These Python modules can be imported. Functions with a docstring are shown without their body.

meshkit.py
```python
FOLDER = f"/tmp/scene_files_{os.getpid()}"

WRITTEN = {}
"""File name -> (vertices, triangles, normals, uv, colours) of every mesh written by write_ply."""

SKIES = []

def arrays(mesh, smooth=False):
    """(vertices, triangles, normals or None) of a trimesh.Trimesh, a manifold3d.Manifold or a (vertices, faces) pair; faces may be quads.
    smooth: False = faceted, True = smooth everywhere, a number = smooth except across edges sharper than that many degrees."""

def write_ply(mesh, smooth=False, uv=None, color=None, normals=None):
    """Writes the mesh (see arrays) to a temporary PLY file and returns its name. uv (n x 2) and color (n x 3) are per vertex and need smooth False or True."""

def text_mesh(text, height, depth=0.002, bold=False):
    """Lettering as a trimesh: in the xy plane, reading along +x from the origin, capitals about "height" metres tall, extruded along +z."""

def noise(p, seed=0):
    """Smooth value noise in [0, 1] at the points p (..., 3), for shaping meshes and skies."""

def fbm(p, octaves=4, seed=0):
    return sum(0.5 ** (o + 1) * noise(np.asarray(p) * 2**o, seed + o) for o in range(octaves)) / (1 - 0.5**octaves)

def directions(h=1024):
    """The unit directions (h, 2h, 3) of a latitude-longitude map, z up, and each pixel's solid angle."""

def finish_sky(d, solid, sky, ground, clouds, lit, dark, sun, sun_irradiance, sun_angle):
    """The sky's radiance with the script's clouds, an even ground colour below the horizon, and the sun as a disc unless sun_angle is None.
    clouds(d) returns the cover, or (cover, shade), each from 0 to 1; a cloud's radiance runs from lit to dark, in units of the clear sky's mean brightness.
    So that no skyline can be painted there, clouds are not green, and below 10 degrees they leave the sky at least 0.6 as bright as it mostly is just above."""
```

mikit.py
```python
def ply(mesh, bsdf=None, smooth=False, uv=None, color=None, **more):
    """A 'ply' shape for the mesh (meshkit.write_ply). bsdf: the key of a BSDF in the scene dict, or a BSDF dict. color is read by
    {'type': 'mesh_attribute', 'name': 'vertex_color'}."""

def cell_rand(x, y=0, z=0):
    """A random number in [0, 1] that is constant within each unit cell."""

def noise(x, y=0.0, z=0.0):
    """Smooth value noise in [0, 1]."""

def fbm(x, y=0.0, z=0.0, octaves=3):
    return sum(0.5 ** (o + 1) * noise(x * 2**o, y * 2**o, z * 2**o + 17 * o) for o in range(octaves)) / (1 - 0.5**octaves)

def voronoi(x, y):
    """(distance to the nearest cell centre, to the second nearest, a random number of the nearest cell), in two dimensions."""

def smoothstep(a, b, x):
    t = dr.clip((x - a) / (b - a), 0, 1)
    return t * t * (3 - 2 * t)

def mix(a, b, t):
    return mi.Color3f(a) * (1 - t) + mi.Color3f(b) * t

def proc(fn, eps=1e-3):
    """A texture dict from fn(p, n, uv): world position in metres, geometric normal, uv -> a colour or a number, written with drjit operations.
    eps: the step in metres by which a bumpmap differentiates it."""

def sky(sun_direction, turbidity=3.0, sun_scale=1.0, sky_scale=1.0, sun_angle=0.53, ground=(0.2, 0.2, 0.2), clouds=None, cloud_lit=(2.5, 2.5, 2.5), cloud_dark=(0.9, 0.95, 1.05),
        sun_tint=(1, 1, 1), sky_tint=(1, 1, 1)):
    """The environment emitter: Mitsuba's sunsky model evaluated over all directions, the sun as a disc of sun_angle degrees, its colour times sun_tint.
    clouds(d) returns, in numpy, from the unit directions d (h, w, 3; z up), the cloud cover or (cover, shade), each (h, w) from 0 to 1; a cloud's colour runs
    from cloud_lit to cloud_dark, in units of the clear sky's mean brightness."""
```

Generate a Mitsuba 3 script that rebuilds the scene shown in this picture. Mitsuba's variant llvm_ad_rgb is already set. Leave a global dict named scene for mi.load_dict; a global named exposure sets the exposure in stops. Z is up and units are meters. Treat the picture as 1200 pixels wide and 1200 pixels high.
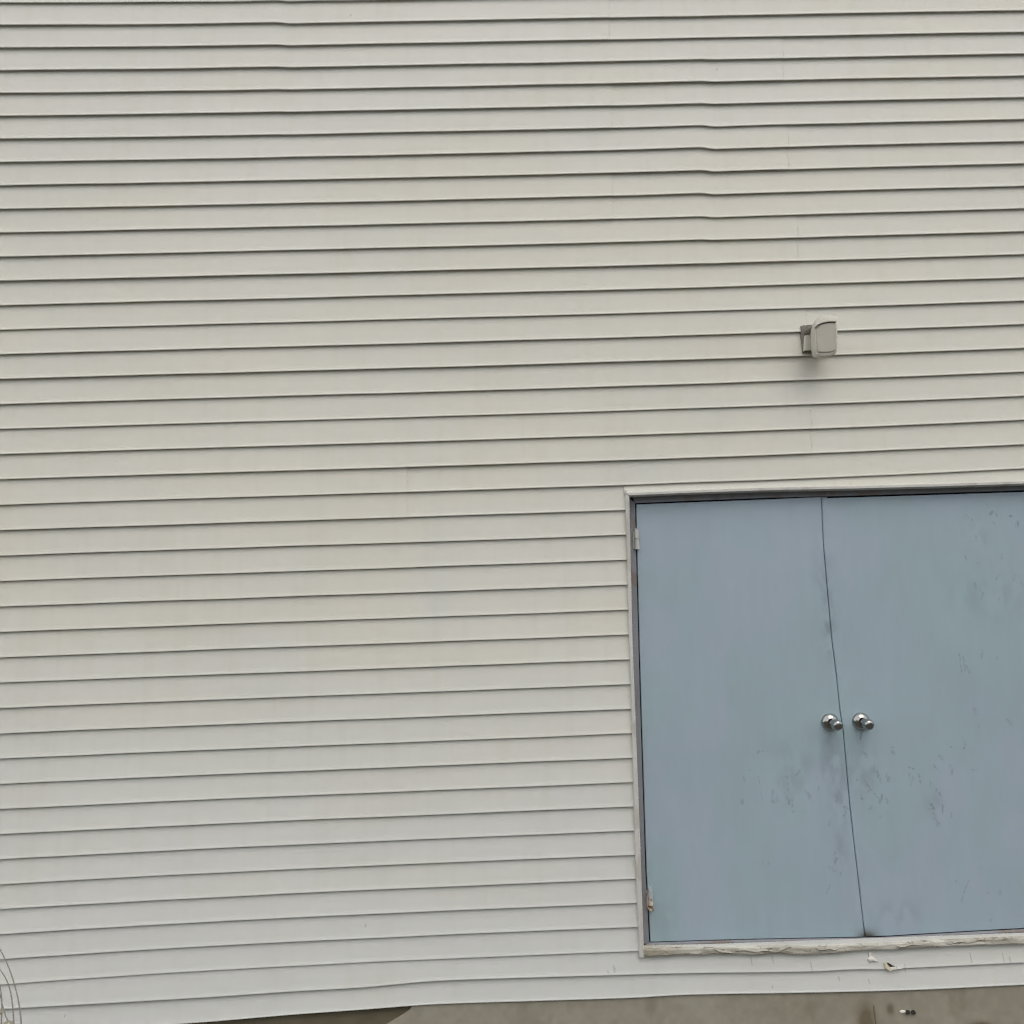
import math, random, numpy as np, trimesh, mitsuba as mi, mikit, drjit as dr
import meshkit
from scipy.interpolate import PchipInterpolator
from shapely.geometry import Polygon
T = mi.ScalarTransform4f
scene, labels = {}, {}

# ------------------------------------------------------------------ camera, sky, exposure
D, EYE = 4.75, 2.22                       # metres from the wall, eye height
F = 1200.0                                # focal length in pixels of the 1200 px photograph
PITCH, YAW, ROLL = math.atan(165 / F), math.radians(1.0), 0.022
C = np.array([0.0, -D, EYE])
fw = np.array([math.sin(YAW) * math.cos(PITCH), math.cos(YAW) * math.cos(PITCH), math.sin(PITCH)])
rt = np.cross(fw, [0, 0, 1.0]); rt /= np.linalg.norm(rt)
up = np.cross(rt, fw)
rt, up = rt * math.cos(ROLL) - up * math.sin(ROLL), up * math.cos(ROLL) + rt * math.sin(ROLL)
scene['camera'] = {'type': 'perspective', 'fov': 2 * math.degrees(math.atan(600 / F)), 'near_clip': 0.05, 'far_clip': 2000.0,
                   'to_world': T().look_at(origin=C.tolist(), target=(C + fw).tolist(), up=up.tolist())}
scene['daylight'] = mikit.sky((0.25, -0.55, 0.80), turbidity=4, sun_scale=0.16, sun_angle=40, clouds=lambda d: 1.0,
                              cloud_lit=(2.4, 2.4, 2.4), ground=(0.16, 0.155, 0.14), sun_tint=(0.93, 1.0, 1.11))
exposure = 2.24


def at(px, py, y=0.0):
    """The point of the wall's plane at depth y that was surveyed at this place of the photograph: (x, z)."""
    px, py = np.asarray(px, float), np.asarray(py, float)
    d = fw[:, None] + rt[:, None] * ((px.ravel() - 600) / F) - up[:, None] * ((py.ravel() - 600) / F)
    s = (y - C[1]) / d[1]
    q = C[:, None] + d * s
    return (q[0].reshape(px.shape), q[2].reshape(px.shape))


def P(px, py, y=0.0):
    a, b = at([px], [py], y)
    return np.array([a[0], b[0]])


# ------------------------------------------------------------------ helpers
def obj(name, mesh, bsdf, parent=None, smooth=False):
    key = name if parent is None else parent + '__' + name
    base, n = key, 0
    while key in scene or key in labels:
        n += 1; key = f'{base}_{n:03d}'
    scene[key] = mikit.ply(mesh, bsdf, smooth=smooth)
    return key


def thing(key, label, cat, **more):
    labels[key] = {'label': label, 'category': cat, **more}
    return key


def box(x0, x1, y0, y1, z0, z1):
    m = trimesh.creation.box((x1 - x0, y1 - y0, z1 - z0)); m.apply_translation(((x0 + x1) / 2, (y0 + y1) / 2, (z0 + z1) / 2)); return m


def slab(poly, y0, y1):
    """A plate with this outline in x, z between depths y0 (outer) and y1 (inner)."""
    m = trimesh.creation.extrude_polygon(Polygon(poly), y1 - y0, engine='earcut')
    v = m.vertices.copy()
    m.vertices = np.stack([v[:, 0], y0 + v[:, 2], v[:, 1]], 1)
    m.invert(); m.fix_normals(); return m


def band(edge_a, edge_b, prof):
    """A strip of constant section between two matching lists of (x, z); prof: list of (t across 0..1, depth y)."""
    a, b = np.asarray(edge_a, float), np.asarray(edge_b, float)
    n, k = len(a), len(prof)
    v = []
    for t, y in prof:
        q = a * (1 - t) + b * t
        v.append(np.stack([q[:, 0], np.full(n, y), q[:, 1]], 1))
    v = np.concatenate(v)
    f = []
    for j in range(k):
        j2 = (j + 1) % k
        for i in range(n - 1):
            f.append((j * n + i, j * n + i + 1, j2 * n + i + 1, j2 * n + i))
    m = trimesh.Trimesh(v, np.vstack([np.array(f)[:, [0, 1, 2]], np.array(f)[:, [0, 2, 3]]]), process=False)
    caps = []
    for e, rev in ((0, False), (n - 1, True)):
        idx = [j * n + e for j in range(k)]
        for j in range(1, k - 1):
            caps.append((idx[0], idx[j + 1], idx[j]) if not rev else (idx[0], idx[j], idx[j + 1]))
    m = trimesh.Trimesh(v, np.vstack([m.faces, caps]), process=False)
    m.fix_normals()
    return m


def tube(pts, r, sides=8, r1=None):
    pts = np.asarray(pts, float); n = len(pts); r1 = r if r1 is None else r1
    tan = np.gradient(pts, axis=0); tan /= np.linalg.norm(tan, axis=1, keepdims=True)
    ref = np.array([0.31, 0.9, 0.21]); a = np.cross(tan, ref); a /= np.linalg.norm(a, axis=1, keepdims=True); b = np.cross(tan, a)
    ang = np.arange(sides) * 2 * math.pi / sides
    rr = np.linspace(r, r1, n)[:, None, None]
    v = (pts[:, None] + rr * (np.cos(ang)[None, :, None] * a[:, None] + np.sin(ang)[None, :, None] * b[:, None])).reshape(-1, 3)
    f = [(i * sides + j, i * sides + (j + 1) % sides, (i + 1) * sides + (j + 1) % sides, (i + 1) * sides + j) for i in range(n - 1) for j in range(sides)]
    f = np.array(f); tri = np.vstack([f[:, [0, 1, 2]], f[:, [0, 2, 3]]]).tolist()
    for e in (0, n - 1):
        for j in range(1, sides - 1): tri.append((e * sides, e * sides + j, e * sides + j + 1))
    m = trimesh.Trimesh(v, tri, process=False); m.fix_normals(); return m


def lathe(prof, base, axis, n=40):
    """prof: (radius, distance along axis)."""
    axis = np.asarray(axis, float) / np.linalg.norm(axis)
    a = np.cross(axis, [0, 0, 1.0]); a /= np.linalg.norm(a); b = np.cross(axis, a)
    ang = np.arange(n) * 2 * math.pi / n
    v = np.concatenate([np.asarray(base) + axis * h + r * (np.cos(ang)[:, None] * a + np.sin(ang)[:, None] * b) for r, h in prof])
    k = len(prof)
    f = np.array([(i * n + j, i * n + (j + 1) % n, (i + 1) * n + (j + 1) % n, (i + 1) * n + j) for i in range(k - 1) for j in range(n)])
    m = trimesh.Trimesh(v, np.vstack([f[:, [0, 1, 2]], f[:, [0, 2, 3]]]), process=False); m.fix_normals(); return m


# ------------------------------------------------------------------ materials
sst, mix, fbm, noise = mikit.smoothstep, mikit.mix, mikit.fbm, mikit.noise
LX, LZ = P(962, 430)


def segs(p, items):
    """Coverage of short scratches: (x, z, dx, dz, half width, strength)."""
    out = mi.Float(0)
    for (x, z, dx, dz, w, s) in items:
        t = dr.clip(((p.x - x) * dx + (p.z - z) * dz) / (dx * dx + dz * dz), 0, 1)
        d = dr.sqrt(dr.square(p.x - x - t * dx) + dr.square(p.z - z - t * dz))
        out = dr.maximum(out, s * (1 - sst(w * 0.25, w * 1.15, d)))
    return out


def blob(p, c, rx, rz):
    return dr.exp(-dr.square((p.x - c[0]) / rx) - dr.square((p.z - c[1]) / rz))


SIDING = (0.618, 0.622, 0.590)
rs = random.Random(5)
tiny = []
for px, py in ((411, 19), (428, 1086), (840, 82), (75, 1192), (905, 1158), (720, 1137), (713, 1140)):
    q = P(px, py, -0.01); tiny.append((q[0], q[1], 0.004 * rs.uniform(-1, 1), 0.008, 0.004, 0.35))
for px, py, dy in ((880, 1122, 8), (905, 1121, 7), (950, 1128, 8), (1060, 1130, 8), (1137, 1117, 10), (1175, 1118, 9), (1183, 1122, 6), (719, 1132, 7), (1018, 1148, 4), (983, 1145, 4)):
    q = P(px, py, -0.01); tiny.append((q[0], q[1], 0.004, -dy / 253, 0.004, 0.32))
patch = [(P(512, 620), .07, .16, .5), (P(512, 705), .06, .12, .6), (P(835, 505), .10, .10, .4), (P(750, 548), .14, .07, .5), (P(600, 140), .5, .2, .2)]


def siding_color(p, n, uv):
    big = fbm(p.x * 0.9, p.z * 1.3, 3.0, 3)
    mid = fbm(p.x * 3.1, p.z * 16.0, 7.0, 3)
    streak = fbm(p.x * 28, p.z * 2.2, 1.0, 2)
    c = mi.Color3f(SIDING) * (0.965 + 0.05 * big + 0.035 * mid)
    # the foot of the wall is a cooler grey; the upper courses are cream
    low = 1 - sst(0.6, 3.6, p.z + 0.4 * big)
    c = mix(c, c * mi.Color3f(0.978, 1.004, 1.052), low)
    # the middle courses are slightly yellower
    band_ = sst(1.7, 2.9, p.z + 0.6 * big) * (1 - sst(4.2, 5.4, p.z + 0.6 * big))
    c = mix(c, c * mi.Color3f(1.006, 1.002, 0.980), band_)
    c = mix(c, c * mi.Color3f(1.015, 0.995, 0.965), sst(0.45, 0.75, fbm(p.x * 1.7 + 9, p.z * 5.0, 2.0, 2)) * 0.6)
    for q, rx, rz, s in patch:
        c = mix(c, c * mi.Color3f(0.93, 0.955, 0.985), s * blob(p, q, rx, rz))
    c = mix(c, c * mi.Color3f(0.94, 0.93, 0.89), 0.30 * sst(0.55, 0.8, streak))
    # green-brown runoff below the wall light, with part of its shadow painted in
    run_shade = blob(p, (LX - 0.045, LZ - 0.02), 0.055, 0.085) * (0.7 + 0.6 * (fbm(p.x * 40, p.z * 12, 0, 2) - 0.5))
    c = mix(c, mi.Color3f(0.36, 0.29, 0.17), dr.clip(run_shade, 0, 1) * 0.20)
    c = mix(c, mi.Color3f(0.16, 0.14, 0.12), segs(p, tiny))
    return c


def grain(p, n, uv):
    return fbm(p.x * 14, p.z * 260, 0, 2) * 0.5 + fbm(p.x * 4, p.z * 9, 5, 2) * 0.5


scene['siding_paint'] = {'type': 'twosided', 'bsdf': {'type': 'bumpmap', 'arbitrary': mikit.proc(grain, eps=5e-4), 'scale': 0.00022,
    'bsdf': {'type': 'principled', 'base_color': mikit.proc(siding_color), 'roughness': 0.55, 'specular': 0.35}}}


def trim_color(p, n, uv):
    f = fbm(p.x * 9, p.z * 9, 1, 3)
    c = mi.Color3f(0.555, 0.555, 0.535) * (0.9 + 0.2 * f)
    return mix(c, mi.Color3f(0.30, 0.27, 0.21), sst(0.60, 0.78, fbm(p.x * 12, p.z * 8, 4, 3)) * 0.35)


scene['trim_paint'] = {'type': 'twosided', 'bsdf': {'type': 'principled', 'base_color': mikit.proc(trim_color), 'roughness': 0.5, 'specular': 0.35}}

YD = 0.030                                   # depth of the doors' faces behind the sheathing
DOOR = (0.320, 0.420, 0.482)
marks, pale = [], []
rg = random.Random(11)


def scatter(n, x0, x1, y0, y1, smin, smax, lmin=2, lmax=9):
    for _ in range(n):
        x, y = rg.uniform(x0, x1), rg.uniform(y0, y1)
        a = P(x, y, YD); ln = rg.uniform(lmin, lmax); th = rg.gauss(math.pi / 2, 0.45)
        b = P(x + ln * math.cos(th), y + ln * math.sin(th), YD)
        marks.append((a[0], a[1], b[0] - a[0], b[1] - a[1], rg.uniform(0.004, 0.011), rg.uniform(smin, smax)))


scatter(16, 905, 990, 900, 945, .25, .6)
scatter(10, 868, 910, 870, 940, .25, .5)
scatter(16, 1000, 1045, 870, 960, .3, .6)
scatter(9, 965, 1000, 930, 1050, .3, .6)
scatter(10, 1060, 1120, 880, 965, .3, .6)
scatter(9, 1130, 1200, 590, 660, .3, .65)
scatter(7, 1140, 1200, 640, 720, .3, .6)
scatter(6, 1110, 1190, 760, 880, .25, .55)
scatter(5, 1100, 1180, 1000, 1080, .2, .5)
for x, y, dx, dy, w, s in ((1013, 915, 15, 20, .005, .5), (1092, 952, 7, 14, .016, .45), (1125, 1060, 10, -28, .007, .4), (1124, 765, 3, 22, .006, .55), (1129, 770, 2, 16, .006, .4),
                           (1131, 780, 6, 8, .005, .55), (1140, 902, 5, 1, .005, .6), (1157, 592, 1, 1, .006, .6), (1183, 604, 3, 1, .006, .65), (1132, 652, 1, 4, .006, .65),
                           (1115, 876, 4, 0, .005, .65), (1066, 907, 1, 12, .005, .6), (1077, 905, 1, 12, .006, .6), (1104, 942, 1, 10, .005, .6), (924, 937, 1, 5, .006, .7), (950, 930, 0, 8, .005, .5),
                           (893, 1010, 0, 3, .005, .5), (901, 1010, 0, 3, .005, .5), (1009, 859, 0, 8, .006, .7), (1005, 856, 10, 1, .012, .55)):
    a, b = P(x, y, YD), P(x + dx, y + dy, YD); marks.append((a[0], a[1], b[0] - a[0] + 1e-4, b[1] - a[1], w, s))
for x, y, dx, dy in ((1010, 920, 12, 16), (1096, 940, 5, 6), (1090, 935, 4, 5), (1172, 962, 28, 6), (817, 733, 4, 1), (893, 652, 5, 2), (1063, 1055, 40, 14), (1019, 982, 5, 6)):
    a, b = P(x, y, YD), P(x + dx, y + dy, YD); pale.append((a[0], a[1], b[0] - a[0], b[1] - a[1], .004, .35))
smudge = [(P(967, 700, YD), .05, .22, .5), (P(972, 745, YD), .025, .08, .6), (P(978, 900, YD), .06, .18, .5), (P(1014, 900, YD), .06, .13, .4), (P(985, 985, YD), .03, .2, .4), (P(1050, 1072, YD), .12, .06, .35), (P(1095, 940, YD), .05, .06, .3),
          (P(1142, 622, YD), .06, .07, .45), (P(1160, 700, YD), .15, .1, .25), (P(930, 905, YD), .2, .15, .25), (P(775, 1080, YD), .08, .12, .25)]
SEAM = P(1017, 1099, YD)


def door_color(p, n, uv):
    big = fbm(p.x * 2.3 + 4, p.z * 2.0, 2, 3)
    roll = fbm(p.x * 30, p.z * 7, 6, 3)
    c = mi.Color3f(DOOR) * (0.94 + 0.08 * big + 0.05 * roll)
    c = mix(c, c * mi.Color3f(1.05, 0.985, 1.04), sst(0.42, 0.66, fbm(p.x * 3.4, p.z * 2.6, 8, 3)))
    c = mix(c, c * mi.Color3f(0.985, 1.008, 0.985), sst(0.45, 0.7, fbm(p.x * 4.4 + 3, p.z * 3.6, 1, 3)))
    g = fbm(p.x * 22, p.z * 13, 0, 3)
    for q, rx, rz, s in smudge:
        c = mix(c, c * mi.Color3f(0.82, 0.80, 0.82), dr.clip(s * blob(p, q, rx, rz) * 2.2 * sst(0.30, 0.72, g), 0, 1))
    q = mi.Point3f(p.x + 0.012 * (fbm(p.x * 70, p.z * 45, 2, 2) - 0.5), p.y, p.z + 0.012 * (fbm(p.x * 60, p.z * 50, 9, 2) - 0.5))
    c = mix(c, mi.Color3f(0.13, 0.14, 0.165), 0.72 * segs(q, marks) * sst(0.2, 0.75, fbm(p.x * 150, p.z * 110, 1, 2)))
    c = mix(c, mi.Color3f(0.40, 0.43, 0.43), segs(p, pale) * 0.8)
    c = mix(c, mi.Color3f(0.075, 0.06, 0.042), dr.clip(0.9 * blob(p, SEAM, 0.045, 0.03) * (0.5 + g), 0, 0.9))
    return c


scene['door_paint'] = {'type': 'twosided', 'bsdf': {'type': 'bumpmap', 'arbitrary': mikit.proc(lambda p, n, uv: fbm(p.x * 9, p.z * 5, 3, 3) + 0.06 * fbm(p.x * 120, p.z * 90, 3, 2), eps=2e-3), 'scale': 0.002,
    'bsdf': {'type': 'principled', 'base_color': mikit.proc(door_color), 'roughness': 0.42, 'specular': 0.4}}}


def frame_color(p, n, uv):
    c = mi.Color3f(0.215, 0.225, 0.255) * (0.85 + 0.3 * fbm(p.x * 20, p.z * 6, 0, 3))
    return mix(c, mi.Color3f(0.17, 0.12, 0.08), sst(0.62, 0.78, fbm(p.x * 12, p.z * 11, 2, 3)) * 0.5)


scene['frame_paint'] = {'type': 'twosided', 'bsdf': {'type': 'principled', 'base_color': mikit.proc(frame_color), 'roughness': 0.5, 'specular': 0.35}}


def sill_color(p, n, uv):
    f = fbm(p.x * 11, p.z * 45, p.y * 40, 4)
    g = fbm(p.x * 60, p.z * 90, p.y * 60, 3)
    c = mix((0.51, 0.505, 0.465), (0.39, 0.38, 0.335), sst(0.4, 0.6, f))
    crk = dr.abs(fbm(p.x * 13 + 5, p.z * 70, 4, 3) - 0.5)
    c = mix(mi.Color3f(0.20, 0.185, 0.155), c, sst(0.004, 0.03, crk))
    c = mix(c, mi.Color3f(0.20, 0.175, 0.13), sst(0.56, 0.70, fbm(p.x * 8 + 3, p.z * 60, 1, 4)) * 0.4)
    c = mix(c, mi.Color3f(0.26, 0.225, 0.155), 0.5 * (1 - sst(SILLX, SILLX + 0.28, p.x + 0.3 * (f - 0.5))))
    return c * (0.85 + 0.3 * g)


SILLX = float(P(756, 1112)[0])
scene['sill_paint'] = {'type': 'twosided', 'bsdf': {'type': 'principled', 'base_color': mikit.proc(sill_color), 'roughness': 0.8, 'specular': 0.2}}
RUST1, RUST2, RUST3 = P(1015, 1198), P(1043, 1182), P(1148, 1203)


def parge_color(p, n, uv):
    f = fbm(p.x * 2.2, p.z * 3.0, 1, 4); g = fbm(p.x * 35, p.z * 35, 2, 3)
    c = mix((0.265, 0.248, 0.198), (0.33, 0.315, 0.268), f) * (0.88 + 0.24 * g)
    c = mix(c, mi.Color3f(0.36, 0.34, 0.30), sst(0.6, 0.75, fbm(p.x * 9, p.z * 7, 5, 3)) * 0.4)
    c = mix(c, mi.Color3f(0.13, 0.10, 0.06), dr.clip(blob(p, RUST1, 0.04, 0.08) * 1.1 * (0.4 + g), 0, 0.8))
    c = mix(c, mi.Color3f(0.12, 0.09, 0.06), dr.clip(blob(p, RUST2, 0.016, 0.022) * 1.0, 0, 0.7))
    c = mix(c, mi.Color3f(0.12, 0.085, 0.05), dr.clip(blob(p, RUST3, 0.05, 0.02) * 1.1 * (0.5 + g), 0, 0.8))
    c = mix(c, mi.Color3f(0.14, 0.11, 0.075), sst(0.60, 0.72, fbm(p.x * 7 + 2, p.z * 3, 8, 4)) * 0.2)
    return c


def stone_bump(p, n, uv):
    return fbm(p.x * 6, p.z * 6, 0, 3) + 0.2 * fbm(p.x * 70, p.z * 70, 0, 3)


scene['parging_cement'] = {'type': 'twosided', 'bsdf': {'type': 'bumpmap', 'arbitrary': mikit.proc(stone_bump), 'scale': 0.004,
    'bsdf': {'type': 'principled', 'base_color': mikit.proc(parge_color), 'roughness': 0.9, 'specular': 0.15}}}
scene['dark_block'] = {'type': 'twosided', 'bsdf': {'type': 'principled', 'base_color': mikit.proc(lambda p, n, uv: mix((0.10, 0.085, 0.062), (0.18, 0.165, 0.115), fbm(p.x * 6, p.z * 12, 0, 4))), 'roughness': 0.9, 'specular': 0.1}}
scene['chrome'] = {'type': 'twosided', 'bsdf': {'type': 'principled', 'base_color': {'type': 'rgb', 'value': (0.37, 0.375, 0.37)}, 'metallic': 1.0, 'roughness': 0.09}}
scene['lamp_plastic'] = {'type': 'twosided', 'bsdf': {'type': 'principled', 'base_color': mikit.proc(lambda p, n, uv: mi.Color3f(0.53, 0.515, 0.465) * (0.88 + 0.24 * fbm(p.x * 18, p.z * 14, p.y * 18, 3))), 'roughness': 0.5, 'specular': 0.35}}
scene['lamp_face'] = {'type': 'twosided', 'bsdf': {'type': 'principled', 'base_color': mikit.proc(lambda p, n, uv: mi.Color3f(0.435, 0.422, 0.37) * (0.92 + 0.16 * fbm(p.x * 14, p.z * 10, p.y * 14, 3))), 'roughness': 0.6, 'specular': 0.3}}
scene['lamp_metal'] = {'type': 'twosided', 'bsdf': {'type': 'principled', 'base_color': mikit.proc(lambda p, n, uv: mix((0.10, 0.095, 0.085), (0.26, 0.245, 0.215), fbm(p.x * 60, p.z * 60, p.y * 60, 3))), 'roughness': 0.6, 'specular': 0.3}}
scene['hinge_paint'] = {'type': 'twosided', 'bsdf': {'type': 'principled', 'base_color': mikit.proc(lambda p, n, uv: mix((0.50, 0.50, 0.485), (0.22, 0.16, 0.11), sst(0.60, 0.72, fbm(p.x * 60, p.z * 45, p.y * 60, 3)))), 'roughness': 0.6, 'specular': 0.3}}
scene['hinge_blue'] = {'type': 'twosided', 'bsdf': {'type': 'principled', 'base_color': mikit.proc(lambda p, n, uv: mix((0.50, 0.55, 0.60), (0.35, 0.35, 0.36), fbm(p.x * 60, p.z * 60, 1, 3))), 'roughness': 0.6, 'specular': 0.3}}
scene['hinge_rust'] = {'type': 'twosided', 'bsdf': {'type': 'principled', 'base_color': mikit.proc(lambda p, n, uv: mix((0.56, 0.52, 0.45), (0.17, 0.09, 0.05), sst(0.45, 0.6, fbm(p.x * 80, p.z * 60, 1, 3)))), 'roughness': 0.8, 'specular': 0.2}}
scene['old_metal'] = {'type': 'twosided', 'bsdf': {'type': 'principled', 'base_color': {'type': 'rgb', 'value': (0.03, 0.028, 0.026)}, 'roughness': 0.6}}
scene['dark_inside'] = {'type': 'twosided', 'bsdf': {'type': 'diffuse', 'reflectance': {'type': 'rgb', 'value': (0.05, 0.048, 0.045)}}}
scene['crack_brown'] = {'type': 'twosided', 'bsdf': {'type': 'diffuse', 'reflectance': {'type': 'rgb', 'value': (0.19, 0.165, 0.12)}}}
scene['white_caulk'] = {'type': 'twosided', 'bsdf': {'type': 'principled', 'base_color': {'type': 'rgb', 'value': (0.72, 0.71, 0.68)}, 'roughness': 0.6}}
scene['raw_vinyl'] = {'type': 'twosided', 'bsdf': {'type': 'principled', 'base_color': {'type': 'rgb', 'value': (0.66, 0.60, 0.45)}, 'roughness': 0.6}}
scene['roof_felt'] = {'type': 'twosided', 'bsdf': {'type': 'diffuse', 'reflectance': mikit.proc(lambda p, n, uv: mi.Color3f(0.09, 0.09, 0.09) * (0.8 + 0.4 * fbm(p.x * 4, p.y * 4, 0, 3)))}}
scene['dry_stem'] = {'type': 'twosided', 'bsdf': {'type': 'principled', 'base_color': mikit.proc(lambda p, n, uv: mix((0.24, 0.235, 0.215), (0.34, 0.33, 0.30), fbm(p.x * 50, p.z * 12, p.y * 50, 2))), 'roughness': 0.8, 'specular': 0.2}}
scene['dry_leaf'] = {'type': 'twosided', 'bsdf': {'type': 'principled', 'base_color': {'type': 'rgb', 'value': (0.34, 0.32, 0.25)}, 'roughness': 0.8, 'specular': 0.2}}
scene['soil'] = {'type': 'twosided', 'bsdf': {'type': 'bumpmap', 'arbitrary': mikit.proc(lambda p, n, uv: fbm(p.x * 12, p.y * 12, 0, 4)), 'scale': 0.02,
    'bsdf': {'type': 'principled', 'roughness': 0.95, 'specular': 0.1, 'base_color': mikit.proc(lambda p, n, uv: mix((0.06, 0.055, 0.045), (0.13, 0.12, 0.10), fbm(p.x * 3, p.y * 3, 0, 5)))}}}

scene['asphalt'] = {'type': 'twosided', 'bsdf': {'type': 'diffuse', 'reflectance': mikit.proc(lambda p, n, uv: mi.Color3f(0.07, 0.07, 0.072) * (0.7 + 0.6 * fbm(p.x * 8, p.y * 8, 0, 3)))}}
scene['leaf_green'] = {'type': 'twosided', 'bsdf': {'type': 'diffuse', 'reflectance': {'type': 'rgb', 'value': (0.045, 0.065, 0.03)}}}

# ------------------------------------------------------------------ ground
gx = np.concatenate([-np.geomspace(600, 3.2, 26), np.linspace(-3, 4, 57), np.geomspace(4.2, 600, 26)])
gy = np.concatenate([-np.geomspace(600, 5.2, 26), np.linspace(-5, 0.6, 46), np.geomspace(0.8, 600, 26)])
GX, GY = np.meshgrid(gx, gy, indexing='ij')
GZ = 0.03 * (meshkit.fbm(np.stack([GX * 1.3, GY * 1.3, 0 * GX], -1), 4, 3) - 0.5) * np.exp(-(np.hypot(GX, GY) / 30) ** 2)
nx, ny = GX.shape
ii = np.arange(nx * ny).reshape(nx, ny)
quad = np.stack([ii[:-1, :-1], ii[1:, :-1], ii[1:, 1:], ii[:-1, 1:]], -1).reshape(-1, 4)
scene['ground'] = mikit.ply((np.stack([GX, GY, GZ], -1).reshape(-1, 3), quad), 'soil', smooth=True)
labels['ground'] = {'label': 'bare brown soil along the foot of the sided wall', 'category': 'ground', 'kind': 'structure'}

added_road = band(np.array([[-150., -5.4], [150., -5.4]]), np.array([[-150., -13.], [150., -13.]]), [(0, 0.0), (1, 0.0), (1, 1.0), (0, 1.0)])
v = added_road.vertices.copy(); added_road.vertices = np.stack([v[:, 0], v[:, 2], 0.03 - v[:, 1] * 0.2], 1); added_road.fix_normals()
scene['added_road'] = mikit.ply(added_road, 'asphalt')  # unseen street surface, added so the knobs reflect something dark
labels['added_road'] = {'label': 'unseen grey asphalt street added behind the camera to darken knob reflections', 'category': 'added_road', 'kind': 'structure'}
rt_ = np.random.default_rng(4)
n = 9000
cx = rt_.uniform(-75, 75, n); hh = 6.5 + 4.5 * meshkit.fbm(np.stack([cx / 5, 0 * cx, 0 * cx], -1), 3, 2)
cz = hh * rt_.uniform(0.02, 1, n) ** .8; cy = -27 + rt_.normal(0, 1.4, n)
cc = np.stack([cx, cy, cz], 1); dd = rt_.normal(size=(n, 3, 3)) * 0.42
scene['added_tree_belt'] = mikit.ply(((cc[:, None] + dd).reshape(-1, 3), np.arange(3 * n).reshape(-1, 3)), 'leaf_green')  # unseen foliage mass added to darken chrome reflections and cut horizontal light
labels['added_tree_belt'] = {'label': 'unseen belt of dark green trees added to darken knob reflections and low sky light', 'category': 'trees', 'kind': 'stuff'}

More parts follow.
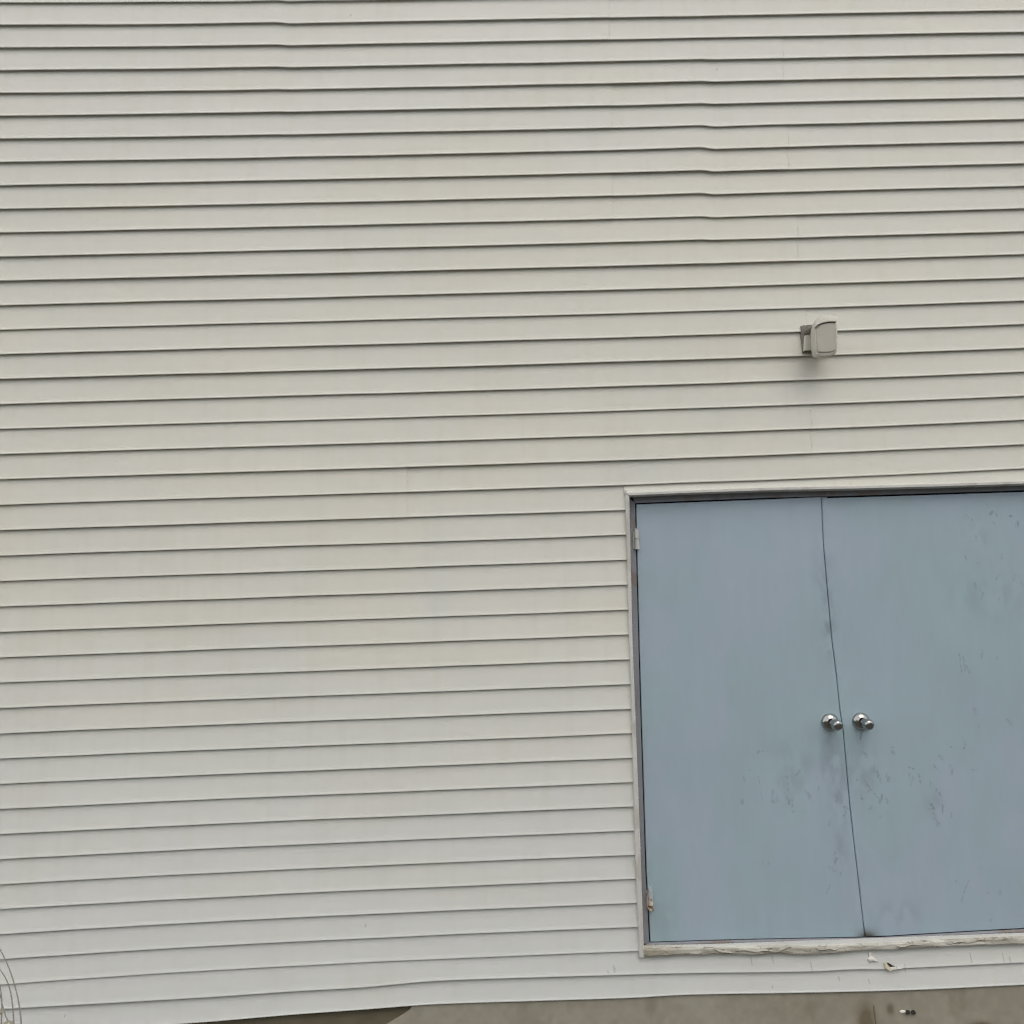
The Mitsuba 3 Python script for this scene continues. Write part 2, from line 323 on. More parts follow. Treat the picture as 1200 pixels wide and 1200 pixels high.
# ------------------------------------------------------------------ the building
B = thing('building', 'building clad in cream horizontal lap siding with a pair of blue grey steel doors', 'building')
XL, XR = -4.2, 5.6                        # the wall's ends
# butt lines of the siding, surveyed from the photograph: (pixel column, pixel row) per course
col0 = [4, 30.3, 57.3, 83, 110.3, 137, 164.3, 191.3, 219.3, 246.7, 275, 302, 330.7, 359, 388.3, 416.3, 445, 474.3, 504, 533.7, 563, 592.7, 622.3, 652.3, 683, 712.3, 742.7, 771.7, 801.5, 831, 861, 890, 919.3, 949.3, 978.7, 1008, 1038, 1067.7, 1096.7, 1125.7, 1155.3, 1184]
col400 = [1.7, 26.3, 52.5, 78.3, 105, 131, 157.7, 184.3, 211.7, 238.7, 266.3, 293.3, 321.7, 349, 377.7, 405.7, 434.5, 462.7, 492.5, 521, 551, 580.3, 609.5, 639, 669, 698.7, 728.5, 757.3, 787, 815.3, 844.5, 873.5, 902.8, 931.3, 960.3, 988.3, 1017.5, 1045.7, 1074.5, 1102.7, 1131.5, 1159.3]
col800 = [21.5, 47, 71.5, 97.7, 123.6, 150.4, 175.2, 202.8, 229.2, 256.8, 284, 311.9, 339, 367.5, 395.2, 422.7, 450.7, 479.3, 508, 537, 565.7]                      # from course 1
col740 = [598.8, 627.6, 657.8, 686.8, 716, 745.5, 774.5, 803, 832.2, 861, 889.6, 918, 946.6, 974.6, 1003.2, 1031, 1059.3, 1087, 1116.5, 1143.3]                     # from course 22
col1200 = [14, 39.3, 63.7, 89.7, 115, 141, 166.7, 193, 219, 246, 272.7, 300, 326.3, 354, 381.7, 408.8, 436.5, 464.5, 493, 522, 551]                                # from course 1
pts = [(0, k, v) for k, v in enumerate(col0)] + [(400, k, v) for k, v in enumerate(col400)] + [(800, k + 1, v) for k, v in enumerate(col800)]
pts += [(740, k + 22, v) for k, v in enumerate(col740)] + [(1200, k + 1, v) for k, v in enumerate(col1200)] + [(1200, 41, 1129.4), (950, 41, 1139.5)]
pts += [(133, 0, 5.3), (233, 0, 4.7), (133, 1, 31.7), (233, 1, 29.5), (133, 2, 58), (207, 2, 56), (133, 3, 83.4), (200, 3, 82), (133, 4, 110.3), (200, 4, 109)]
pts = np.array(pts, float)


def basis(x, k):
    x, k = x / 600 - 1, k / 20 - 1
    return np.stack([x ** i * k ** j for i in range(4) for j in range(6) if i + j < 7], -1)


coef = np.linalg.lstsq(basis(pts[:, 0], pts[:, 1]), pts[:, 2], rcond=None)[0]
res = basis(pts[:, 0], pts[:, 1]) @ coef - pts[:, 2]
print('siding survey residual', np.abs(res).max(), res.std())
kinkA = {0: 1.3, 1: 1.8, 2: 1.4, 3: 1.1, 4: .8, 5: .6, 6: .4}
kinkB = {3: .8, 4: 1.3, 5: 1.4, 6: 2.5, 7: 3.0, 8: 2.4, 9: 2.1, 10: 2.0, 11: 1.0, 12: .5}
sx = np.linspace(-10, 1210, 245)
YF = -0.014
LIFT = 1.2


def kink(x, x0, w=70):
    d = x - x0
    return 0.5 * np.tanh(d / 5) * np.exp(-np.abs(d) / w)


lines = {}
for k in range(43):
    if k == 41:
        yy = PchipInterpolator([-10, 0, 250, 350, 417, 517, 617, 747, 800, 950, 1015, 1019, 1060, 1200, 1210], [1184.6, 1184, 1169.5, 1162.7, 1159, 1150.5, 1147, 1143.3, 1141.9, 1139.8, 1137, 1137.6, 1136, 1129.4, 1129])(sx)
    elif k == 42:
        yy = PchipInterpolator([-10, 0, 230, 350, 417, 510, 633, 747, 800, 950, 1060, 1200, 1210], [1213.5, 1213, 1200, 1190, 1185.3, 1178.5, 1174.4, 1170.6, 1167.5, 1164.7, 1162, 1155.6, 1155.2])(sx)
    else:
        yy = basis(sx, np.full_like(sx, k)) @ coef + kinkA.get(k, 0) * kink(sx, 332) + kinkB.get(k, 0) * kink(sx, 829)
        yy = yy + 0.35 * (meshkit.fbm(np.stack([sx / 90, 0 * sx + 3.7 * k, 0 * sx], -1), 3, 1) - 0.5) * 2
    X, Z = at(sx, yy - LIFT, YF)
    lines[k] = (X, Z)


def zline(k, x):
    if k < 0:
        return zline(0, x) - k * (0.118)
    X, Z = lines[k]
    x = np.asarray(x, float)
    s0, s1 = (Z[40] - Z[0]) / (X[40] - X[0]), (Z[-1] - Z[-41]) / (X[-1] - X[-41])
    z = np.interp(x, X, Z)
    return np.where(x < X[0], Z[0] + s0 * (x - X[0]), np.where(x > X[-1], Z[-1] + s1 * (x - X[-1]), z))


def course(k, xa, xb, lift=0.0, zcut=None, lap=False, lo=None, hi=None):
    """One strip of siding between butt lines k-1 and k, thin, leaning out to its butt."""
    xs = np.unique(np.concatenate([[xa, xb], np.arange(math.ceil(xa / .05) * .05, xb, .02 if 0 <= k <= 12 else .05)]))
    if lo is not None: xa_f = lo(k)
    top = zline(k - 1, xs) + 0.016
    bot = zline(k, xs) if zcut is None else np.maximum(zline(k, xs), zcut(xs))
    full = np.maximum(zline(k - 1, xs) - zline(k, xs) + 0.016, 1e-3)
    frac = np.clip((top - bot) / full, 0, 1)
    wob = 0.0022 * (meshkit.fbm(np.stack([xs * 0.9, 0 * xs + 5.1 * k, 0 * xs], -1), 3, 7) - 0.5)
    wob2 = 0.0018 * (meshkit.fbm(np.stack([xs * 1.7 + 40, 0 * xs + 9.3 * k, 0 * xs], -1), 2, 9) - 0.5)
    def row(t, yoff, dz=0):
        yy = -(yoff * (0.0 + 1.0)) + wob * t + (wob2 * 4 * t * (1 - t)) - lift
        return np.stack([xs, yy, top + (bot - top) * t + dz], 1)
    dep = 0.0178 - 0.0048 * min(max((k - 6) / 24, 0), 1)
    rows = [row(0, 0.0012), row(.30, dep * .22), row(.55, dep * .47), row(.78, dep * .66), row(.925, dep * .79), row(1, dep * 1.0, 0.0035), row(1, dep * .94, 0.0), row(1, dep * .86, 0.0002), row(1, dep * .66, 0.0085), row(1, .0040, 0.0105), row(1, .0022, 0.0060), row(1, .0016, 0.0070),
            row(.5, -.0012 + dep * .35), row(0, -.0004)]
    n, m = len(xs), len(rows)
    v = np.concatenate(rows)
    f = []
    for j in range(m):
        j2 = (j + 1) % m
        for i in range(n - 1): f.append((j * n + i, j2 * n + i, j2 * n + i + 1, j * n + i + 1))
    f = np.array(f)
    tri = np.vstack([f[:, [0, 1, 2]], f[:, [0, 2, 3]]]).tolist()
    for e in (0, n - 1):
        for j in range(1, m - 1): tri.append((e, j * n + e, (j + 1) * n + e))
    return trimesh.Trimesh(v, tri, process=False)


# the door opening: trim, frame and leaves, each edge as surveyed
YT = -0.024
def curve(ptsl, y): return np.array([P(a, b, y) for a, b in ptsl])
trim_out = [(733, 574), (733.4, 599), (737.2, 740), (740.2, 832), (744.4, 1004), (747, 1059), (749.5, 1122)]
trim_in = [(737.6, 581), (738, 600), (741.3, 750), (744.6, 835), (750.3, 985), (752.2, 1042), (755, 1122)]
JX = PchipInterpolator([c[1] for c in curve(trim_out[::-1], YT)], [c[0] for c in curve(trim_out[::-1], YT)])
head_top = [(733, 577.6), (800, 575.2), (900, 571.6), (1000, 569.8), (1100, 567.2), (1200, 564.0)]
head_bot = [(737.6, 581), (800, 578.2), (900, 575), (1000, 573), (1100, 570.5), (1200, 567.3)]
HT, HB = curve(head_top, YT), curve(head_bot, YT)
XRD = HT[0, 0] + 2.02                    # right end of the opening, outside the picture
def ext(c, x, n=4):
    s = (c[-1] - c[-3]) / (c[-1, 0] - c[-3, 0]); return np.vstack([c, c[-1] + s * (x - c[-1, 0])])
HT, HB = ext(HT, XRD + .02), ext(HB, XRD)
headz = lambda x: np.interp(x, HT[:, 0], HT[:, 1]) - 0.003
zsill = P(752, 1121, -0.02)[1]
TOP_K = -14
SEAM_A = {}                                # joints between lengths of siding: course -> pixel column
for ks, x in (((3, 4), 918), ((7, 8), 924), ((11, 12), 935), ((15, 16), 946), ((19, 20), 951), ((1, 2), 714), ((5, 6), 717), ((9, 10), 718), ((21, 22), 477), ((41, 41), 1017.5)):
    for k in ks: SEAM_A[k] = x


def add_course(k, xa, xb, zcut=None):
    cut = None
    if k in SEAM_A:
        zc = at([SEAM_A[k]], [500], YF)
        yy = basis(np.array([SEAM_A[k]]), np.array([float(k)])) @ coef if k < 41 else np.array([1128.0])
        cut = at(np.array([SEAM_A[k]], float), yy - 12, YF)[0][0]
    if cut is not None and xa + .1 < cut < xb - .1:
        obj('siding_panel', course(k, xa, cut, 0.0022, zcut), 'siding_paint', B, smooth=38)
        obj('siding_panel', course(k, cut - 0.03, xb, 0.0, zcut), 'siding_paint', B, smooth=38)
    else:
        obj('siding_panel', course(k, xa, xb, 0.0, zcut), 'siding_paint', B, smooth=38)


for k in range(TOP_K, 43):
    zm = float(zline(k, np.array([1.0])))
    zt = float(zline(k - 1, np.array([1.0])))
    if k <= 21 or k >= 41:
        add_course(k, XL, XR)
    else:
        zmid = float(np.clip((float(zline(k, np.array([.62]))) + float(zline(k - 1, np.array([.62])))) / 2, zsill, HT[0, 1]))
        xj = float(JX(zmid)) + 0.008
        add_course(k, XL, xj)
        add_course(k, XRD + 0.03, XR)
        if k == 22:
            obj('siding_panel', course(22, xj - 0.012, XRD + 0.03, 0.0007, headz), 'siding_paint', B, smooth=38)
# trim: a channel up the left side, over the head and down the right side
to, ti = curve(trim_out, YT), curve(trim_in, YT)
prof = [(0, 0.01), (0, YT + .003), (0.12, YT), (0.85, YT), (1, YT + .003), (1, 0.035)]
obj('door_trim', band(to, ti, prof), 'trim_paint', B, smooth=30)
obj('door_trim', band(HT + [[0, .001]], HB, [(0, 0.01), (0, YT - .001), (0.12, YT - .004), (0.85, YT - .004), (1, YT - .001), (1, 0.035)]), 'trim_paint', B, smooth=30)
zb = P(760, 1122, YT)[1]
obj('door_trim', band(np.array([[XRD + .0, HB[-1, 1]], [XRD + .03, zb + .06]]), np.array([[XRD + .025, HB[-1, 1]], [XRD + .055, zb + .06]]), prof), 'trim_paint', B, smooth=30)

# leaves
YG = YD + 0.004
gapL = [(745.6, 591), (746.6, 640), (749.4, 750), (751.8, 835), (757.8, 1021), (760.8, 1074), (762.3, 1104)]
seamL = [(962.0, 582.3), (964.3, 635), (969.4, 695), (974.4, 750), (979.5, 790), (984.2, 835), (987.7, 857), (995.2, 942), (1000.2, 987), (1006.7, 1042), (1010.9, 1080), (1012.9, 1098)]
seamR = [(a + 1.15, b) for a, b in seamL[:-1]] + [(1014.4, 1097.5)]
seamR[0] = (963.4, 583.8)
botL = [(1012.9, 1098), (950, 1099.2), (877, 1100.6), (825, 1102), (762.3, 1104)]
botR = [(1015, 1097.5), (1037, 1097), (1127, 1091.7), (1200, 1087.8)]
polyL = np.vstack([curve(gapL, YD)[:-1], curve(botL[::-1], YD)[:-1], curve(seamL[::-1], YD), curve([(900, 585)], YD)])
rb = curve(botR, YD); rb = ext(rb, XRD - .03)
rtp = ext(curve([(963.9, 583.8), (1080, 580.2), (1200, 576.3)], YD), XRD - .06)
polyR = np.vstack([curve(seamR, YD)[:-1], rb, rtp[::-1][:-1]])


def leaf(poly):
    """A steel door leaf with its edges eased."""
    pg = Polygon(poly).buffer(0)
    inner = pg.buffer(-0.0022, join_style=2)
    a, b = np.array(pg.exterior.coords)[:-1], np.array(inner.exterior.coords)[:-1]
    body = slab(a, YD + 0.0022, YD + 0.044)
    # eased front: hull-like band from outer to inner outline
    ring = trimesh.creation.triangulate_polygon(pg, engine='earcut')
    face = trimesh.creation.triangulate_polygon(inner, engine='earcut')
    fv = np.stack([face[0][:, 0], np.full(len(face[0]), YD), face[0][:, 1]], 1)
    ff = np.array(face[1])
    nrm = np.cross(fv[ff[:, 1]] - fv[ff[:, 0]], fv[ff[:, 2]] - fv[ff[:, 0]])
    ff[nrm[:, 1] > 0] = ff[nrm[:, 1] > 0][:, ::-1]
    tris, vs = [], []
    from shapely.geometry import LineString, Point
    n = len(a)
    nb = np.array([b[np.argmin(((b - q) ** 2).sum(1))] for q in a])
    va = np.stack([a[:, 0], np.full(n, YD + .0022), a[:, 1]], 1); vb = np.stack([nb[:, 0], np.full(n, YD), nb[:, 1]], 1)
    v = np.vstack([va, vb])
    for i in range(n):
        j = (i + 1) % n; tris += [(i, j, n + j), (i, n + j, n + i)]
    bev = trimesh.Trimesh(v, tris, process=False)
    return trimesh.util.concatenate([body, trimesh.Trimesh(fv, ff, process=False), bev])


DL = obj('door', leaf(polyL), 'door_paint', B); labels[DL] = {'label': 'left blue grey steel door leaf with two hinges and a knob'}
DR = obj('door', leaf(polyR), 'door_paint', B); labels[DR] = {'label': 'scuffed right blue grey steel door leaf, cut by the edge of the picture'}
sa = curve(seamL, YD + .010); sb_ = sa + np.array([[0.03, 0]]); sa = sa - np.array([[0.02, 0]])
obj('astragal', band(sa, sb_, [(0, YD + .010), (1, YD + .010), (1, YD + .013), (0, YD + .013)]), 'door_paint', DR)
# frame: left jamb, head, right jamb; rebate behind the leaves
YR = YD - 0.003
jamb_in = [(744.2, 589.5), (745.2, 640), (748.0, 750), (750.4, 835), (756.3, 1021), (759.3, 1074), (760.8, 1106)]
jamb_out = [(733, 579), (734, 640), (737, 750), (740, 835), (746, 1021), (748, 1074), (750, 1106)]
pj = [(0, YR), (1, YR), (1, YD + .06), (0, YD + .06)]
obj('door_frame', band(curve(jamb_out, YR), curve(jamb_in, YR), pj), 'frame_paint', B)
ht = curve([(737, 572), (800, 570), (900, 566), (1000, 564), (1200, 559)], YR); hb = curve([(744.2, 589.6), (800, 587.0), (900, 583.2), (1000, 580.7), (1200, 574.2)], YR)
obj('door_frame', band(ext(ht, XRD), ext(hb, XRD), [(0, YR - .001), (1, YR - .001), (1, YD + .06), (0, YD + .06)]), 'frame_paint', B)
obj('door_frame', box(XRD - .035, XRD + .04, YR, YD + .06, zb + .03, HB[-1, 1] + .02), 'frame_paint', B)
obj('door_stop', box(HT[0, 0] - .05, XRD + .1, YD + .05, YD + .09, zb - .1, HT[0, 1] + .12), 'dark_inside', B)
# threshold and sill
th_t = ext(curve([(757, 1105.2), (825, 1103), (877, 1101.6), (950, 1100.2), (1012, 1099.2), (1037, 1098.4), (1127, 1093), (1200, 1089.2)], YD - .004), XRD)
th_b = ext(curve([(757, 1111), (825, 1109), (877, 1108), (950, 1107), (1012, 1106), (1037, 1104.6), (1127, 1100), (1200, 1097)], YD - .004), XRD)
obj('threshold', band(th_t, th_b, [(0, YD + .05), (0, YD + .002), (.25, YD - .006), (1, YD - .010), (1, YD + .05)]), 'frame_paint', B)


def crust(top, bot, yo, yi, amp, seed, nx=420, nz=9):
    """A lumpy, paint-caked board between two edges."""
    top, bot = np.asarray(top), np.asarray(bot)
    xs = np.linspace(top[0, 0], top[-1, 0], nx)
    zt, zbm = np.interp(xs, top[:, 0], top[:, 1]), np.interp(xs, bot[:, 0], bot[:, 1])
    zbm = zbm + 0.011 * (meshkit.fbm(np.stack([xs * 9, 0 * xs, 0 * xs], -1), 4, seed + 5) - 0.5)
    V = []
    for j in range(nz):
        t = j / (nz - 1)
        z = zt * (1 - t) + zbm * t
        y0 = yi if j == 0 else (yi * .55 + yo * .45 if j == 1 else yo)
        d = meshkit.fbm(np.stack([xs * 14, z * 40, 0 * xs], -1), 4, seed) - 0.5
        rid = np.abs(meshkit.fbm(np.stack([xs * 5 + z * 26, z * 55, 0 * xs + 3], -1), 3, seed + 1) - 0.5)
        y = y0 - amp * (d + 0.8 * (0.25 - rid)) * (1 if 0 < j < nz - 1 else .6)
        V.append(np.stack([xs, y, z], 1))
    V.append(np.stack([xs, np.full(nx, 0.03), zbm + .002], 1))
    n = nx; v = np.concatenate(V)
    f = np.array([(j * n + i, (j + 1) * n + i, (j + 1) * n + i + 1, j * n + i + 1) for j in range(nz) for i in range(n - 1)])
    return trimesh.Trimesh(v, np.vstack([f[:, [0, 1, 2]], f[:, [0, 2, 3]]]), process=False)


YS = -0.022
s_t = ext(curve([(751, 1109.0), (825, 1108), (877, 1107), (950, 1105.8), (1012, 1104.8), (1037, 1103.6), (1127, 1098.8), (1200, 1095.8)], -0.005), XRD + .05)
s_b = ext(curve([(749.5, 1121.7), (825, 1118.2), (877, 1118.2), (950, 1118), (985, 1117), (1020, 1113.5), (1127, 1108.3), (1200, 1106)], YS), XRD + .05)
SILL = obj('sill', crust(s_t, s_b, YS, 0.018, 0.011, 3), 'sill_paint', B, smooth=True)
labels[SILL] = {'label': 'crusted pale door sill with cracked peeling paint'}
rp = random.Random(3)
flake = []
for px, py, ln, hh, tl in ((848, 1115, 14, 3.2, -.3), (884, 1114, 30, 2.6, -.05), (918, 1112, 14, 3.4, .3), (968, 1112, 16, 2.8, -.1), (1070, 1107, 26, 2.6, .06), (1135, 1103, 24, 2.4, .05)):
    o = P(px, py, -.03); n = 15; w = ln * 1.35 / 253 / 2
    xs = np.linspace(-w, w, n); hz = hh * .6 / 253 / 2 * (1 - (xs / w) ** 2) * (0.7 + 0.6 * np.array([rp.random() for _ in xs])) + .0006
    mid = o[1] + tl * xs + 0.0035 * np.sin(xs * 75 + px) + 0.003 * np.array([rp.random() - .5 for _ in xs])
    yb = -0.0255 - 0.004 * np.array([rp.random() for _ in xs])
    obj('paint_flake', band(np.stack([o[0] + xs, mid + hz], 1), np.stack([o[0] + xs, mid - hz], 1), [(0, -.016), (0, -.0235), (.5, -.0265), (1, -.0290), (1, -.0262), (.5, -.02)]), 'sill_paint', SILL, smooth=30)

# hinges (on the left leaf): barrel in two knuckles and a pin head
def hinge(px, py, hpx, mats):
    c = P(px, py, YD - .008); h = hpx / 253
    ax = np.array(P(px + .6, py + 10, YD)) - np.array(P(px, py, YD)); ax /= np.linalg.norm(ax)
    def cyl(t0, t1, r):
        a, b = c + ax * h * t0, c + ax * h * t1
        return tube([(a[0], YD - .014, a[1]), ((a[0] + b[0]) / 2, YD - .014, (a[1] + b[1]) / 2), (b[0], YD - .014, b[1])], r, 14)
    hk = None
    obj('hinge', trimesh.util.concatenate([cyl(-.5, -.07, .0105), cyl(-.60, -.5, .0075)]), mats[0], DL, smooth=40)
    obj('hinge', trimesh.util.concatenate([cyl(-.03, .48, .0105), box(c[0] - .016, c[0] + .004, YD - .006, YD - .002, c[1] - h * .45, c[1] + h * .45)]), mats[1], DL, smooth=40)


hinge(746.0, 633, 23, ('hinge_paint', 'hinge_paint'))
hinge(762.3, 1055, 23, ('hinge_blue', 'hinge_rust'))

# knobs
def knob(parent, px, py, tilt):
    c = P(px, py, YD); base = np.array([c[0], YD, c[1]])
    ax = np.array([tilt[0], -1.0, tilt[1]])
    rose = [(.0395, -.001), (.0400, .006), (.0385, .010), (.0330, .0175), (.0260, .0225), (.0195, .025), (.0170, .027)]
    obj('knob_rose', lathe([(r * .99, h) for r, h in rose], base, (0, -1, 0.02)), 'chrome', parent, smooth=50)
    prof = [(.0190, .010), (.0195, .024), (.0210, .033), (.0230, .041), (.0248, .049), (.0255, .056), (.0250, .064), (.0230, .071), (.0195, .076), (.0140, .079), (.0070, .0800), (.0001, .0802)]
    obj('knob', lathe([(r, h * 1.08) for r, h in prof], base, ax), 'chrome', parent, smooth=40)


knob(DL, 972.3, 846, (.20, -.17))
knob(DR, 1008.5, 845, (.19, -.19))

# foundation: dark block with a cement coat that breaks off towards the left
zf = float(zline(42, np.array([0.0])))
FD = obj('foundation', box(XL + .02, XR - .02, 0.012, 0.5, -0.4, 1.05 * zf + .1), 'dark_block', B)
labels[FD] = {'label': 'dark stained foundation base below the siding'}
edge = [(484, 1176), (480, 1184), (470, 1191), (455, 1200), (436, 1212), (400, 1240), (380, 1290)]
ed = curve(edge, -0.004)
ed[-1, 1] = -0.2
ptop = float(ed[0, 1])
poly = np.vstack([ed, [[XR - .05, -0.2], [XR - .05, ptop + .12], [ed[0, 0], ptop + .02]]])
PG = obj('parging', slab(poly, -0.004, 0.011), 'parging_cement', FD); labels[PG] = {'label': 'grey brown cement coat with rust stains below the bottom siding course'}
for px, py in ((1063.5, 1186), (1070, 1186)):
    c = P(px, py, -.004)
    obj('anchor_bolt', trimesh.util.concatenate([lathe([(.0001, .010), (.0085, .010), (.0095, .006), (.0095, -.004)], (c[0], -.004, c[1]), (0, -1, 0), 12)]), 'old_metal', FD)
def lump(px, py, y, rx, rz, ry, seed):
    m = trimesh.creation.icosphere(3); v = m.vertices * np.array([rx, ry, rz]); c = P(px, py, y)
    v = v * (1 + 0.5 * (meshkit.fbm(m.vertices * 2.2 + seed, 3, seed)[:, None] - .5)); m.vertices = v + np.array([c[0], y, c[1]]); return m
obj('caulk', lump(1058, 1185.5, -.004, .014, .007, .004, 4), 'white_caulk', FD, smooth=True)
obj('crack_filler', tube([(*[P(1023.5, 1178, -.004)[0]], -.004, P(1023.5, 1178, -.004)[1]), (P(1025, 1188, -.004)[0], -.005, P(1025, 1188, -.004)[1]), (P(1027, 1204, -.004)[0], -.004, P(1027, 1204, -.004)[1])], .0028, 6), 'crack_brown', FD)

# damage on the course below the doors: a broken lip and a blob of caulk
obj('caulk', trimesh.util.concatenate([lump(1021, 1124, -.012, .016, .012, .006, 2), lump(1019.5, 1119, -.010, .006, .012, .004, 7), lump(1026, 1125.5, -.012, .008, .005, .005, 9)]), 'white_caulk', B, smooth=True)
def wedge(pp, y0, y1): return slab(curve(pp, y0), y0, y1)
obj('broken_edge', wedge([(1037, 1127.5), (1042, 1129), (1048, 1132.5), (1056, 1135), (1047, 1134.5), (1040, 1131.5)], -.0165, -.010), 'old_metal', B)
obj('broken_edge', wedge([(1036.2, 1128), (1038.4, 1127.6), (1045.5, 1137.6), (1043.6, 1138.6), (1037.5, 1134)], -.0185, -.0125), 'raw_vinyl', B)
obj('broken_edge', wedge([(1042, 1133.5), (1049, 1133), (1057, 1135.2), (1050, 1135.8), (1045, 1137)], -.0180, -.0125), 'white_caulk', B)

# shell behind the siding: walls with the opening left free, corner boards, roof
zt = float(zline(TOP_K - 1, np.array([0.0])))
x0o, x1o = float(HT[0, 0]) - .02, XRD + .03
zo0, zo1 = zb - .02, float(HB[0, 1]) + .06
shell = [box(XL, x0o - .03, 0.016, .16, zf + .02, zt), box(x1o + .05, XR, 0.016, .16, zf + .02, zt), box(x0o - .03, x1o + .05, 0.016, .16, zo1 + .02, zt), box(x0o - .03, x1o + .05, 0.016, .16, zf + .02, zo0 - .06),
         box(XL, XL + .16, .161, 7, zf, zt), box(XR - .16, XR, .161, 7, zf, zt), box(XL, XR, 7.001, 7.16, zf, zt)]
obj('wall', trimesh.util.concatenate(shell), 'dark_inside', B)
for xa in (XL - .05, XR - .04):
    obj('corner_board', box(xa, xa + .09, -.026, .06, zf - .01, zt + .0), 'trim_paint', B)
obj('roof', box(XL - .1, XR + .1, -.05, 7.25, zt + .03, zt + .2), 'roof_felt', B)

# ------------------------------------------------------------------ wall light
WL = thing('wall_light', 'weathered beige outdoor wall light with a boxy head on the siding above the doors', 'wall light')
pc = curve([(939.0, 381.5), (962, 379.5), (963, 411.5), (941.0, 412.5)], -.03)
plate_o = np.array(pc)
cen = plate_o.mean(0)
obj('mounting_plate', band(np.vstack([plate_o[0], plate_o[3]]), np.vstack([plate_o[1], plate_o[2]]), [(0, -.004), (0, -.024), (.06, -.030), (.94, -.030), (1, -.024), (1, -.004)]), 'lamp_metal', WL)
cv = curve([(943.2, 393), (954, 391.5), (955, 409.5), (942.5, 410.5)], -.045)
obj('cover', band(np.vstack([cv[0], cv[3]]), np.vstack([cv[1], cv[2]]), [(0, -.028), (0, -.040), (.1, -.046), (.9, -.046), (1, -.040), (1, -.028)]), 'lamp_plastic', WL)
a1, a2, a3 = P(947, 388, -.05), P(951, 385, -.07), P(957, 384, -.10)
obj('arm', trimesh.util.concatenate([tube([(P(945, 391, -.03)[0], -.03, P(945, 391, -.03)[1]), (a1[0], -.05, a1[1]), (a2[0], -.07, a2[1]), (a3[0] + .02, -.10, a3[1])], .012, 12), trimesh.creation.icosphere(2, .0165).apply_translation((a2[0], -.062, a2[1]))]), 'lamp_metal', WL, smooth=40)
YH0, YH1 = -.165, -.075                   # front and back of the head
head_px = [(954.4, 380), (955.2, 375.5), (958, 372), (963, 369.6), (970, 368.6), (978.6, 368.6), (979.8, 370), (980.3, 377), (981.8, 381), (982.2, 395), (981.4, 411), (979.4, 414), (973, 417.0), (966.5, 418.4), (960, 417.6), (956.8, 415.5), (955.2, 405), (954.4, 390)]
hp = curve(head_px, YH0)


def pillow(outline, y_front, y_back, r=.010, steps=5, back_scale=.82):
    """A moulded shell: the outline rounded over to the front face."""
    o = np.asarray(outline); c = o.mean(0); n = len(o); V = []
    V.append((o - c) * back_scale + c); ys = [y_back]
    V.append((o - c) * (back_scale * .3 + .7) + c); ys.append((y_back + y_front) / 2)
    for i in range(steps + 1):
        a = i / steps * math.pi / 2
        s = 1 - r * (1 - math.cos(a)) / .05
        V.append((o - c) * s + c); ys.append(y_front + r * (1 - math.sin(a)))
    v = np.concatenate([np.stack([q[:, 0], np.full(n, y), q[:, 1]], 1) for q, y in zip(V, ys)] + [np.array([[c[0], y_front - .001, c[1]], [c[0], y_back, c[1]]])])
    k = len(V); t = []
    for j in range(k - 1):
        for i in range(n):
            i2 = (i + 1) % n; t += [(j * n + i, j * n + i2, (j + 1) * n + i2), (j * n + i, (j + 1) * n + i2, (j + 1) * n + i)]
    for i in range(n):
        i2 = (i + 1) % n; t += [((k - 1) * n + i, (k - 1) * n + i2, k * n), (i2, i, k * n + 1)]
    m = trimesh.Trimesh(v, t, process=False); m.fix_normals(); return m


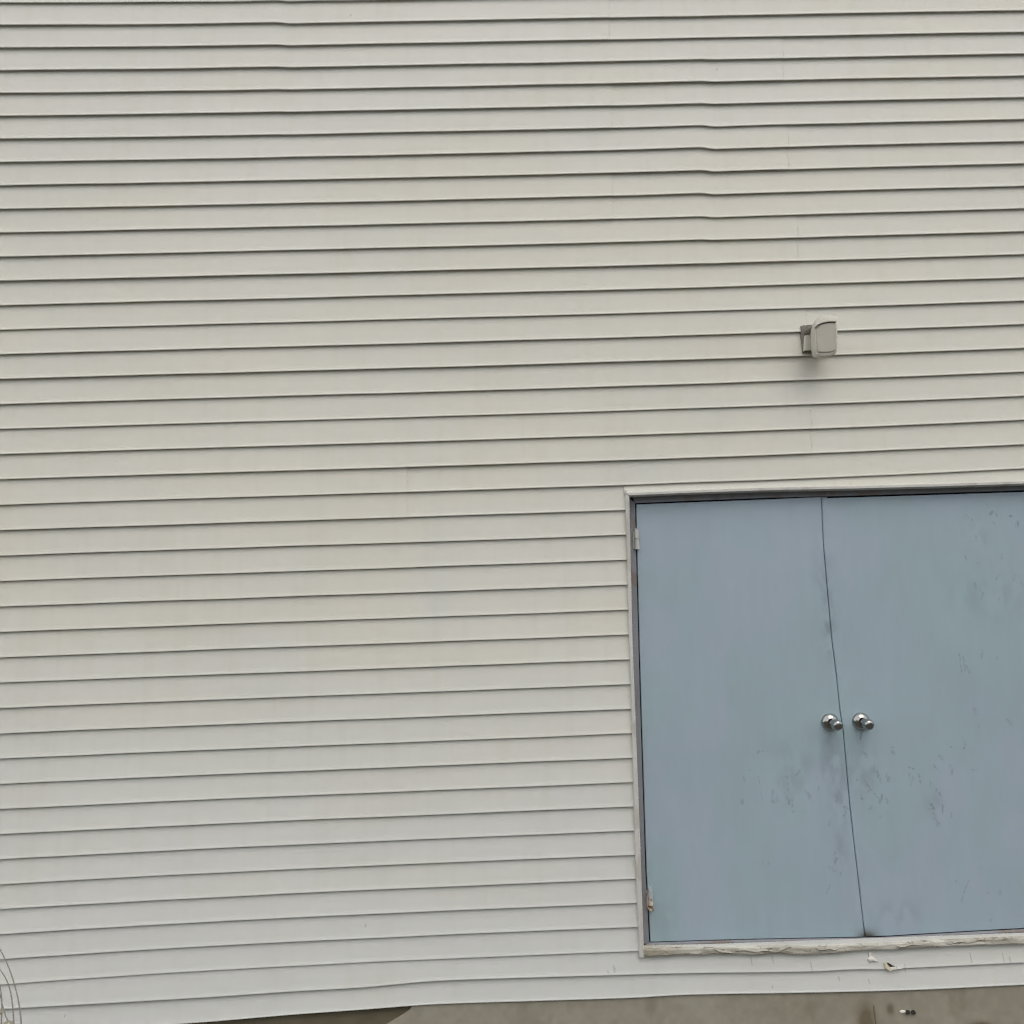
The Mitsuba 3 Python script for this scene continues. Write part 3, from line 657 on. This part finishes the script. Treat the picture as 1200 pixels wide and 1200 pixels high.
obj('lamp_head', pillow(hp, YH0, YH1), 'lamp_plastic', WL, smooth=50)
facep = curve([(956.6, 384.5), (959.5, 381.8), (964, 379.4), (970, 378.2), (979.2, 378.0), (979.8, 383), (980.0, 395), (979.4, 410), (974, 412.4), (967, 413.4), (960, 413.0), (958.0, 411.5), (957, 400)], YH0 - .004)
obj('lens_cover', pillow(facep, YH0 - .006, YH0 + .010, r=.005, back_scale=1.0), 'lamp_face', WL, smooth=50)
cap_a = curve([(955.4, 383.3), (959, 380.2), (964, 378.2), (970, 377.0), (975, 376.7), (980.6, 376.9)], YH0 - .012)
cap_b = curve([(954.6, 379.5), (956.5, 375), (962, 371.6), (970, 370.6), (976, 370.2), (979.8, 370.8)], YH0 + .004)
obj('hood', band(cap_b, cap_a, [(0, YH0 + .02), (0, YH0 - .002), (.4, YH0 - .009), (.9, YH0 - .014), (1, YH0 - .013), (1, YH0 - .001)]), 'lamp_plastic', WL, smooth=50)

# ------------------------------------------------------------------ dry weeds at the left edge
WY = -0.35
def W(px, py, y=WY):
    q = P(px, py, y); return (q[0], y, q[1])
def stalk(ptsl, root, r0=.0034, r1=.0018):
    q = np.array([W(*a) for a in ptsl] )
    q = np.vstack([[root], q]); t = np.linspace(0, 1, len(q)); s = PchipInterpolator(t, q)(np.linspace(0, 1, 26))
    return tube(s, r0, 6, r1)
xg = W(12, 1200)[0]
DW = thing('dry_weed', 'dry grey weed stems arching up against the siding at the lower left corner', 'weed')
for ptsl, rx in (([(25.5, 1250), (25, 1200), (22.5, 1178), (15, 1147), (6, 1124), (-3, 1108), (-14, 1096)], .03),
                 ([(17.5, 1240), (16.2, 1200), (14, 1172), (10, 1154), (4, 1142), (-4, 1132)], .012),
                 ([(3, 1240), (1.6, 1200), (2.2, 1175), (0.5, 1158), (-3, 1140)], -.02),
                 ([(2, 1240), (14, 1203), (8, 1194), (3.5, 1180), (0, 1166), (-6, 1150)], -.01),
                 ([(-14, 1240), (-10, 1190), (-4, 1140), (-8, 1110)], -.06)):
    obj('stem', stalk(ptsl, (xg + rx, WY + .02, -.02)), 'dry_stem', DW, smooth=40)
rl = random.Random(8)
for px, py, l, a in ((10, 1196, 9, -.5), (14, 1202, 11, .9), (3, 1190, 9, 1.9), (2, 1199, 13, .2), (1, 1186, 8, .6), (7, 1203, 10, 1.4)):
    p0, p1 = np.array(W(px, py)), np.array(W(px + l * math.cos(a), py - l * math.sin(a)))
    side = np.array([0.005, 0.003, 0.007]); mid = (p0 + p1) / 2 + np.array([0, -.004, 0])
    v = np.array([p0, mid + side, p1, mid - side, mid + np.array([0, .002, 0])])
    obj('leaf', trimesh.Trimesh(v, [(0, 1, 4), (1, 2, 4), (2, 3, 4), (3, 0, 4), (0, 3, 1), (1, 3, 2)], process=False), 'dry_leaf', DW)
